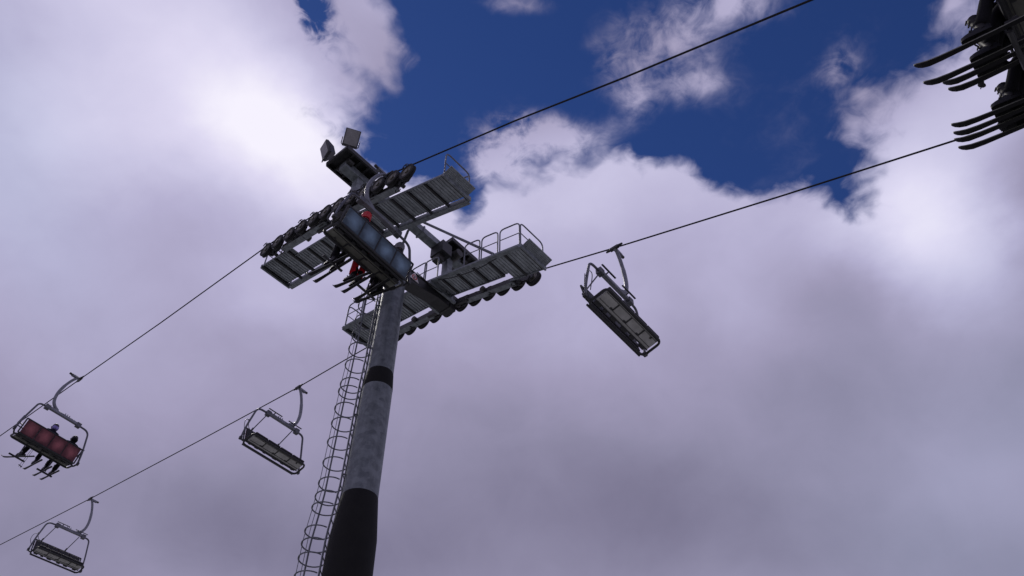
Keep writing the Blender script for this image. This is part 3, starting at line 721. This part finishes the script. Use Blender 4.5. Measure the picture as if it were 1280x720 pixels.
    # poles
    if poles:
        for k, (a, b) in enumerate(poles):
            a = Vector(a); b = Vector(b); d = (b-a).normalized(); mb = MB()
            wl = Mc @ Matrix.Translation((CX+x, .14, SZ+.08+up))
            me0 = MB(); me0.tube([Vector((0,0,0)), d*(b-a).length], [.008, .006], M['pole_alu'], 8)
            o = me0.build('ski_pole', smooth=True); o.matrix_world = wl @ Matrix.Translation(a)
            g = MB(); g.tube([-d*.02, d*.02, d*.13], [.020, .015, .013], M['rubber'], 8); g.build('grip', o, smooth=True)
            L = (b-a).length; q = d.to_track_quat('Z', 'Y').to_matrix()
            g = MB(); g.lathe([(.008, -.012), (.042, -.004), (.046, .004), (.008, .012)], M['rubber'], 12, d*(L-.06), q); g.build('basket', o, smooth=True)
            tag(o, ('first' if k == 0 else 'second')+' ski pole hanging from the hands of '+ski_label, 'ski pole', 'ski poles')
    return root
SKI = ski_mesh()
PG = 'skiers riding the chairs'
# chair at the left edge: two riders
person(MA1, -.05, 'skier in dark clothes with lilac hood on the red-backed chair, near its middle', 'navy', 'jet', 'helmet_black', hood='lilac', feet=(-.36, .16), pitch=12, ski_yaw=(20, 0), foot_y=.05, up=.07,
       ski_label='the lilac-hooded rider on the red-backed chair', grp=PG, poles=[((-.16, .40, .26), (-.20, .66, -.80)), ((-.12, .40, .26), (-.13, .66, -.82))], scale=1.0)
person(MA1, .74, 'skier in black jacket and black hat on the right seat of the red-backed chair', 'jet', 'jet', 'helmet_black', hood='jet', up=.07, pitch=12, foot_y=.12, feet=(-.22, .06),
       ski_label='the black-clad rider on the red-backed chair', grp=PG, lean=.03, scale=1.0)
# chair in front of the tower: three riders
person(MA0, -.42, 'skier with red helmet and dark trousers on the blue-backed chair by the tower', 'charcoal', 'jet', 'helmet_red', pitch=12, scale=1.1, lean=-.16, feet=(-.075, .075), foot_y=-.02, ski_len=.85, fwd=(.0, .05), ski_yaw=(3, -2),
       ski_label='the red-helmeted rider on the blue-backed chair', grp=PG)
person(MA0, .16, 'skier in red jacket and red trousers, middle seat of the blue-backed chair', 'red', 'red', 'helmet_black', pitch=14, foot_y=-.06, foot_z=-.06, scale=1.1, ski_len=.74, fwd=(-.14, -.18), ski_yaw=(4, -3),
       ski_label='the red-trousered rider on the blue-backed chair', grp=PG, feet=(-.075, .075))
person(MA0, .72, 'skier with grey helmet on the right seat of the blue-backed chair by the tower', 'charcoal', 'jet', 'helmet_grey', pitch=12, scale=1.1, lean=-.16, feet=(-.07, .08), foot_y=-.15, foot_z=.08, ski_len=.8, fwd=(-.08, -.02), ski_yaw=(-3, 5),
       ski_label='the grey-helmeted rider on the blue-backed chair', grp=PG)
# nearest chair: four riders, cut by the frame
person(MA2, -.78, 'skier in black with spread skis on the nearest chair, upper right corner, outermost seat', 'jet', 'jet', 'helmet_black', pitch=10, feet=(-.07, .22), foot_y=.18, ski_len=.92, fwd=(-.16, -.16),
       ski_label='the outermost rider on the nearest chair', grp=PG)
person(MA2, -.29, 'skier in dark navy on the nearest chair, second seat from the outer side', 'navy', 'jet', 'helmet_black', pitch=10, feet=(-.16, -.03), foot_y=.18, ski_len=.86, fwd=(-.28, -.30), ski_yaw=(-1.5, -1),
       ski_label='the navy rider on the nearest chair', grp=PG, poles=[((.0, .40, .26), (.05, .95, -.46)), ((.05, .40, .26), (.11, .95, -.46))])
person(MA2, .25, 'skier in dark green on the nearest chair, third seat from the outer side', 'green', 'jet', 'helmet_black', pitch=10, feet=(-.01, .11), foot_y=.2, ski_len=.9, fwd=(-.21, -.19), ski_yaw=(1.5, 0),
       ski_label='the green-jacketed rider on the nearest chair', grp=PG)
person(MA2, .74, 'skier in brown on the nearest chair, innermost seat beside lower rope', 'brown', 'jet', 'helmet_black', pitch=10, feet=(-.27, -.12), foot_y=.2, ski_len=.92, fwd=(-.18, -.18),
       ski_label='the brown-jacketed rider on the nearest chair', grp=PG, poles=[((-.1, .40, .26), (-.23, .95, -.46)), ((-.05, .40, .26), (-.17, .95, -.46))])


# ------------------------------------------------------------------ ground
mb = MB(); n = 110
xs = [math.copysign(abs(t)**2.2*900, t) for t in [(-1+2*i/n) for i in range(n+1)]]
vs = [(x, y, ground_h(x, y)) for y in xs for x in xs]
fs = [(j*(n+1)+i, j*(n+1)+i+1, (j+1)*(n+1)+i+1, (j+1)*(n+1)+i) for j in range(n) for i in range(n)]
gm = mat('snow_ground', (.46, .465, .46), .9, 0, .2, .25, c2=(.12, .12, .11), detail=8, contrast=(.42, .6), bump=.3)
mb.add(vs, fs, gm)
g = mb.build('snow_ground', smooth=True); g['kind'] = 'structure'; g['label'] = 'patchy snow slope under the lift line'
for p in g.data.polygons: p.use_smooth = True

# ------------------------------------------------------------------ sky and light
SUN_EL, SUN_AZ = math.radians(52), math.radians(-38)
wd = bpy.data.worlds.new('World'); scene.world = wd; wd.use_nodes = True
nt = wd.node_tree; nt.nodes.clear(); N = nt.nodes.new; Lk = nt.links.new
def math_node(op, a=None, b=None, c=None, clamp=False):
    n = N('ShaderNodeMath'); n.operation = op; n.use_clamp = clamp
    for i, v in enumerate((a, b, c)):
        if v is None: continue
        if isinstance(v, (int, float)): n.inputs[i].default_value = v
        else: Lk(v, n.inputs[i])
    return n.outputs[0]
tc = N('ShaderNodeTexCoord'); sx = N('ShaderNodeSeparateXYZ'); Lk(tc.outputs['Generated'], sx.inputs[0])
zc = math_node('MAXIMUM', sx.outputs['Z'], .06)
px = math_node('DIVIDE', sx.outputs['X'], zc); py = math_node('DIVIDE', sx.outputs['Y'], zc)   # a flat cloud deck overhead
deck = N('ShaderNodeCombineXYZ'); Lk(px, deck.inputs[0]); Lk(py, deck.inputs[1])
def fbm(scale, detail, rough, off=0., dist=0., lac=2.0):
    n = N('ShaderNodeTexNoise'); n.inputs['Scale'].default_value = scale; n.inputs['Detail'].default_value = detail
    n.inputs['Roughness'].default_value = rough; n.inputs['Distortion'].default_value = dist; n.inputs['Lacunarity'].default_value = lac
    mp = N('ShaderNodeMapping'); mp.inputs['Location'].default_value = (off, off*.7, off*1.3); Lk(deck.outputs[0], mp.inputs['Vector']); Lk(mp.outputs[0], n.inputs['Vector'])
    return n
def gauss(coord, c, sg):
    d = math_node('SUBTRACT', coord, c); d2 = math_node('MULTIPLY', d, d)
    return math_node('POWER', math.exp(-1/(2*sg*sg)), d2)
def field(x, y, X, Y, Wt, sg, base):
    gx = [gauss(x, c, sg) for c in X]; tot = base
    for j, c in enumerate(Y):
        row = 0.
        for i in range(len(X)): row = math_node('MULTIPLY_ADD', gx[i], Wt[j][i], row)
        tot = math_node('MULTIPLY_ADD', gauss(y, c, sg), row, tot)
    return tot
wn = fbm(7, 5, .55, 3.3); ws = N('ShaderNodeSeparateColor'); Lk(wn.outputs['Color'], ws.inputs[0])
def warp(c, ch, amt): return math_node('MULTIPLY_ADD', math_node('SUBTRACT', ws.outputs[ch], .5), amt, c)
wx, wy = warp(px, 'Red', .06), warp(py, 'Green', .06)
ux, uy = warp(px, 'Blue', .09), warp(py, 'Red', .09)
bright = field(ux, uy, BX2, BY2, BW2, .095, field(ux, uy, BX, BY, BW, .2, .64))
n1 = fbm(8, 9, .56, 11.); n3 = fbm(12, 7, .56, 2., .3); n4 = fbm(27, 8, .6, 9., .8)
def dirnoise(scale, detail, rough, off, dist=0.):
    n = N('ShaderNodeTexNoise'); n.inputs['Scale'].default_value = scale; n.inputs['Detail'].default_value = detail; n.inputs['Roughness'].default_value = rough; n.inputs['Distortion'].default_value = dist
    mp = N('ShaderNodeMapping'); mp.inputs['Location'].default_value = (off, off*.6, -off); Lk(tc.outputs['Generated'], mp.inputs['Vector']); Lk(mp.outputs[0], n.inputs['Vector'])
    return n
n2 = dirnoise(4.2, 5, .5, 4.1, .5); n5 = dirnoise(11, 6, .55, 1.7, .4)
# outline of the gap in the cloud deck: left bank, right bank and the cumulus tops below
def edge(coord, pts):
    n = N('ShaderNodeFloatCurve'); c = n.mapping.curves[0]
    n.mapping.use_clip = False
    P = sorted(((k+1)/2, (v+1)/2) for k, v in pts)
    while len(c.points) < len(P): c.points.new(.5, .5)
    for q, (k, v) in zip(c.points, P): q.location = (k, v); q.handle_type = 'AUTO_CLAMPED'
    n.mapping.update()
    Lk(math_node('MULTIPLY_ADD', coord, .5, .5), n.inputs['Value'])
    return math_node('MULTIPLY_ADD', n.outputs[0], 2., -1.)
eb = math_node('MULTIPLY', math_node('SUBTRACT', edge(wx, EDGE_B), wy), 1/.028)
el = math_node('MULTIPLY', math_node('SUBTRACT', wx, edge(wy, EDGE_L)), 1/.055)
er = math_node('MULTIPLY', math_node('SUBTRACT', edge(wy, EDGE_R), wx), 1/.065)
e = math_node('MINIMUM', eb, math_node('MINIMUM', el, er))
vo = N('ShaderNodeTexVoronoi'); vo.feature = 'SMOOTH_F1'; vo.inputs['Scale'].default_value = 17; vo.inputs['Smoothness'].default_value = .35
vo.inputs['Detail'].default_value = 2; vo.inputs['Roughness'].default_value = .5
wc = N('ShaderNodeCombineXYZ'); Lk(wx, wc.inputs[0]); Lk(wy, wc.inputs[1]); Lk(wc.outputs[0], vo.inputs['Vector'])
e = math_node('MULTIPLY_ADD', math_node('SUBTRACT', vo.outputs['Distance'], .40), 1.1, e)
e = math_node('MULTIPLY_ADD', math_node('SUBTRACT', n1.outputs['Fac'], .5), 1.7, e)
e = math_node('MULTIPLY_ADD', math_node('SUBTRACT', n4.outputs['Fac'], .5), 1.7, e)
e = math_node('MAXIMUM', math_node('MINIMUM', e, 1.), -2.5)
dens = math_node('MULTIPLY_ADD', e, -.5, .5)
puff = 0.
for cx, cy, ax, ay, a in PUFFS:
    dx_ = math_node('MULTIPLY', math_node('SUBTRACT', wx, cx), 1/ax); dy_ = math_node('MULTIPLY', math_node('SUBTRACT', wy, cy), 1/ay)
    puff = math_node('MULTIPLY_ADD', math_node('POWER', math.exp(-1), math_node('MULTIPLY_ADD', dx_, dx_, math_node('MULTIPLY', dy_, dy_))), a, puff)
fib = math_node('MULTIPLY_ADD', n3.outputs['Fac'], 2.4, -.50)
fib = math_node('MULTIPLY_ADD', math_node('SUBTRACT', n1.outputs['Fac'], .5), 1.2, fib)
fib = math_node('MULTIPLY_ADD', math_node('SUBTRACT', n4.outputs['Fac'], .5), 1.3, fib)
d1 = math_node('MULTIPLY_ADD', puff, math_node('MAXIMUM', fib, .12), dens)
cov = N('ShaderNodeMapRange'); cov.interpolation_type = 'SMOOTHSTEP'
cov.inputs['From Min'].default_value = .10; cov.inputs['From Max'].default_value = .90; Lk(d1, cov.inputs['Value'])
b1 = math_node('MULTIPLY_ADD', math_node('SUBTRACT', n2.outputs['Fac'], .5), .09, bright)
b1 = math_node('MULTIPLY_ADD', math_node('SUBTRACT', n5.outputs['Fac'], .5), .07, b1)
ramp = N('ShaderNodeValToRGB'); cr = ramp.color_ramp
def s2l(v): v /= 255; return v/12.92 if v <= .04045 else ((v+.055)/1.055)**2.4
stops = [(.30, (70, 72, 92)), (.50, (126, 122, 148)), (.56, (141, 137, 164)), (.64, (161, 155, 185)), (.72, (181, 176, 208)), (.80, (202, 198, 227)), (.88, (222, 217, 242)), (.97, (246, 242, 255))]
while len(cr.elements) < len(stops): cr.elements.new(.5)
for e, (p, c) in zip(cr.elements, stops): e.position = p; e.color = (*[s2l(v) for v in c], 1)
Lk(b1, ramp.inputs['Fac'])
sky = N('ShaderNodeTexSky'); sky.sky_type = 'NISHITA'; sky.sun_disc = False; sky.sun_elevation = SUN_EL; sky.sun_rotation = SUN_AZ
sky.air_density = 1.0; sky.dust_density = .3; sky.ozone_density = 2.0; sky.altitude = 2500
tint = N('ShaderNodeMix'); tint.data_type = 'RGBA'; tint.blend_type = 'MULTIPLY'; tint.inputs['Factor'].default_value = 1
Lk(sky.outputs[0], tint.inputs['A']); tint.inputs['B'].default_value = (.40, .60, 1.14, 1)
bg1 = N('ShaderNodeBackground'); Lk(tint.outputs['Result'], bg1.inputs['Color']); bg1.inputs['Strength'].default_value = .06
# cooler cloud towards the left edge and low on the right
hue = 0.
for cx, cy, ax, ay in HUES:
    dx_ = math_node('MULTIPLY', math_node('SUBTRACT', px, cx), 1/ax); dy_ = math_node('MULTIPLY', math_node('SUBTRACT', py, cy), 1/ay)
    hue = math_node('ADD', math_node('POWER', math.exp(-1), math_node('MULTIPLY_ADD', dx_, dx_, math_node('MULTIPLY', dy_, dy_))), hue)
cool = N('ShaderNodeMix'); cool.data_type = 'RGBA'; cool.blend_type = 'MULTIPLY'; Lk(math_node('MINIMUM', hue, 1.), cool.inputs['Factor'])
Lk(ramp.outputs[0], cool.inputs['A']); cool.inputs['B'].default_value = (.97, 1.045, 1.03, 1)
bg2 = N('ShaderNodeBackground'); Lk(cool.outputs['Result'], bg2.inputs['Color']); bg2.inputs['Strength'].default_value = 1
mx = N('ShaderNodeMixShader'); Lk(cov.outputs[0], mx.inputs[0]); Lk(bg1.outputs[0], mx.inputs[1]); Lk(bg2.outputs[0], mx.inputs[2])
out = N('ShaderNodeOutputWorld'); Lk(mx.outputs[0], out.inputs['Surface'])
wd.cycles.sampling_method = 'MANUAL'; wd.cycles.sample_map_resolution = 512

sl = bpy.data.lights.new('sun', 'SUN'); sl.energy = 1.4; sl.angle = math.radians(11); sl.color = (1, .95, .88)
so = bpy.data.objects.new('sun', sl); COL.objects.link(so)
d = Vector((math.sin(SUN_AZ)*math.cos(SUN_EL), math.cos(SUN_AZ)*math.cos(SUN_EL), math.sin(SUN_EL)))
so.rotation_euler = d.to_track_quat('Z', 'Y').to_euler()

# ------------------------------------------------------------------ camera
cam = bpy.data.cameras.new('camera'); cam.sensor_width = 36; cam.lens = 36*1000/1280; cam.clip_end = 5000; cam.clip_start = .05
co = bpy.data.objects.new('camera', cam); COL.objects.link(co)
co.location = (0, 0, EYE); co.rotation_euler = (math.radians(90+47.855), 0, 0)
scene.camera = co
vs_ = scene.view_settings; vs_.view_transform = 'Standard'; vs_.look = 'None'; vs_.exposure = 0; vs_.gamma = 1; vs_.use_curve_mapping = False
scene.cycles.use_denoising = True
scene.cycles.max_bounces = 6
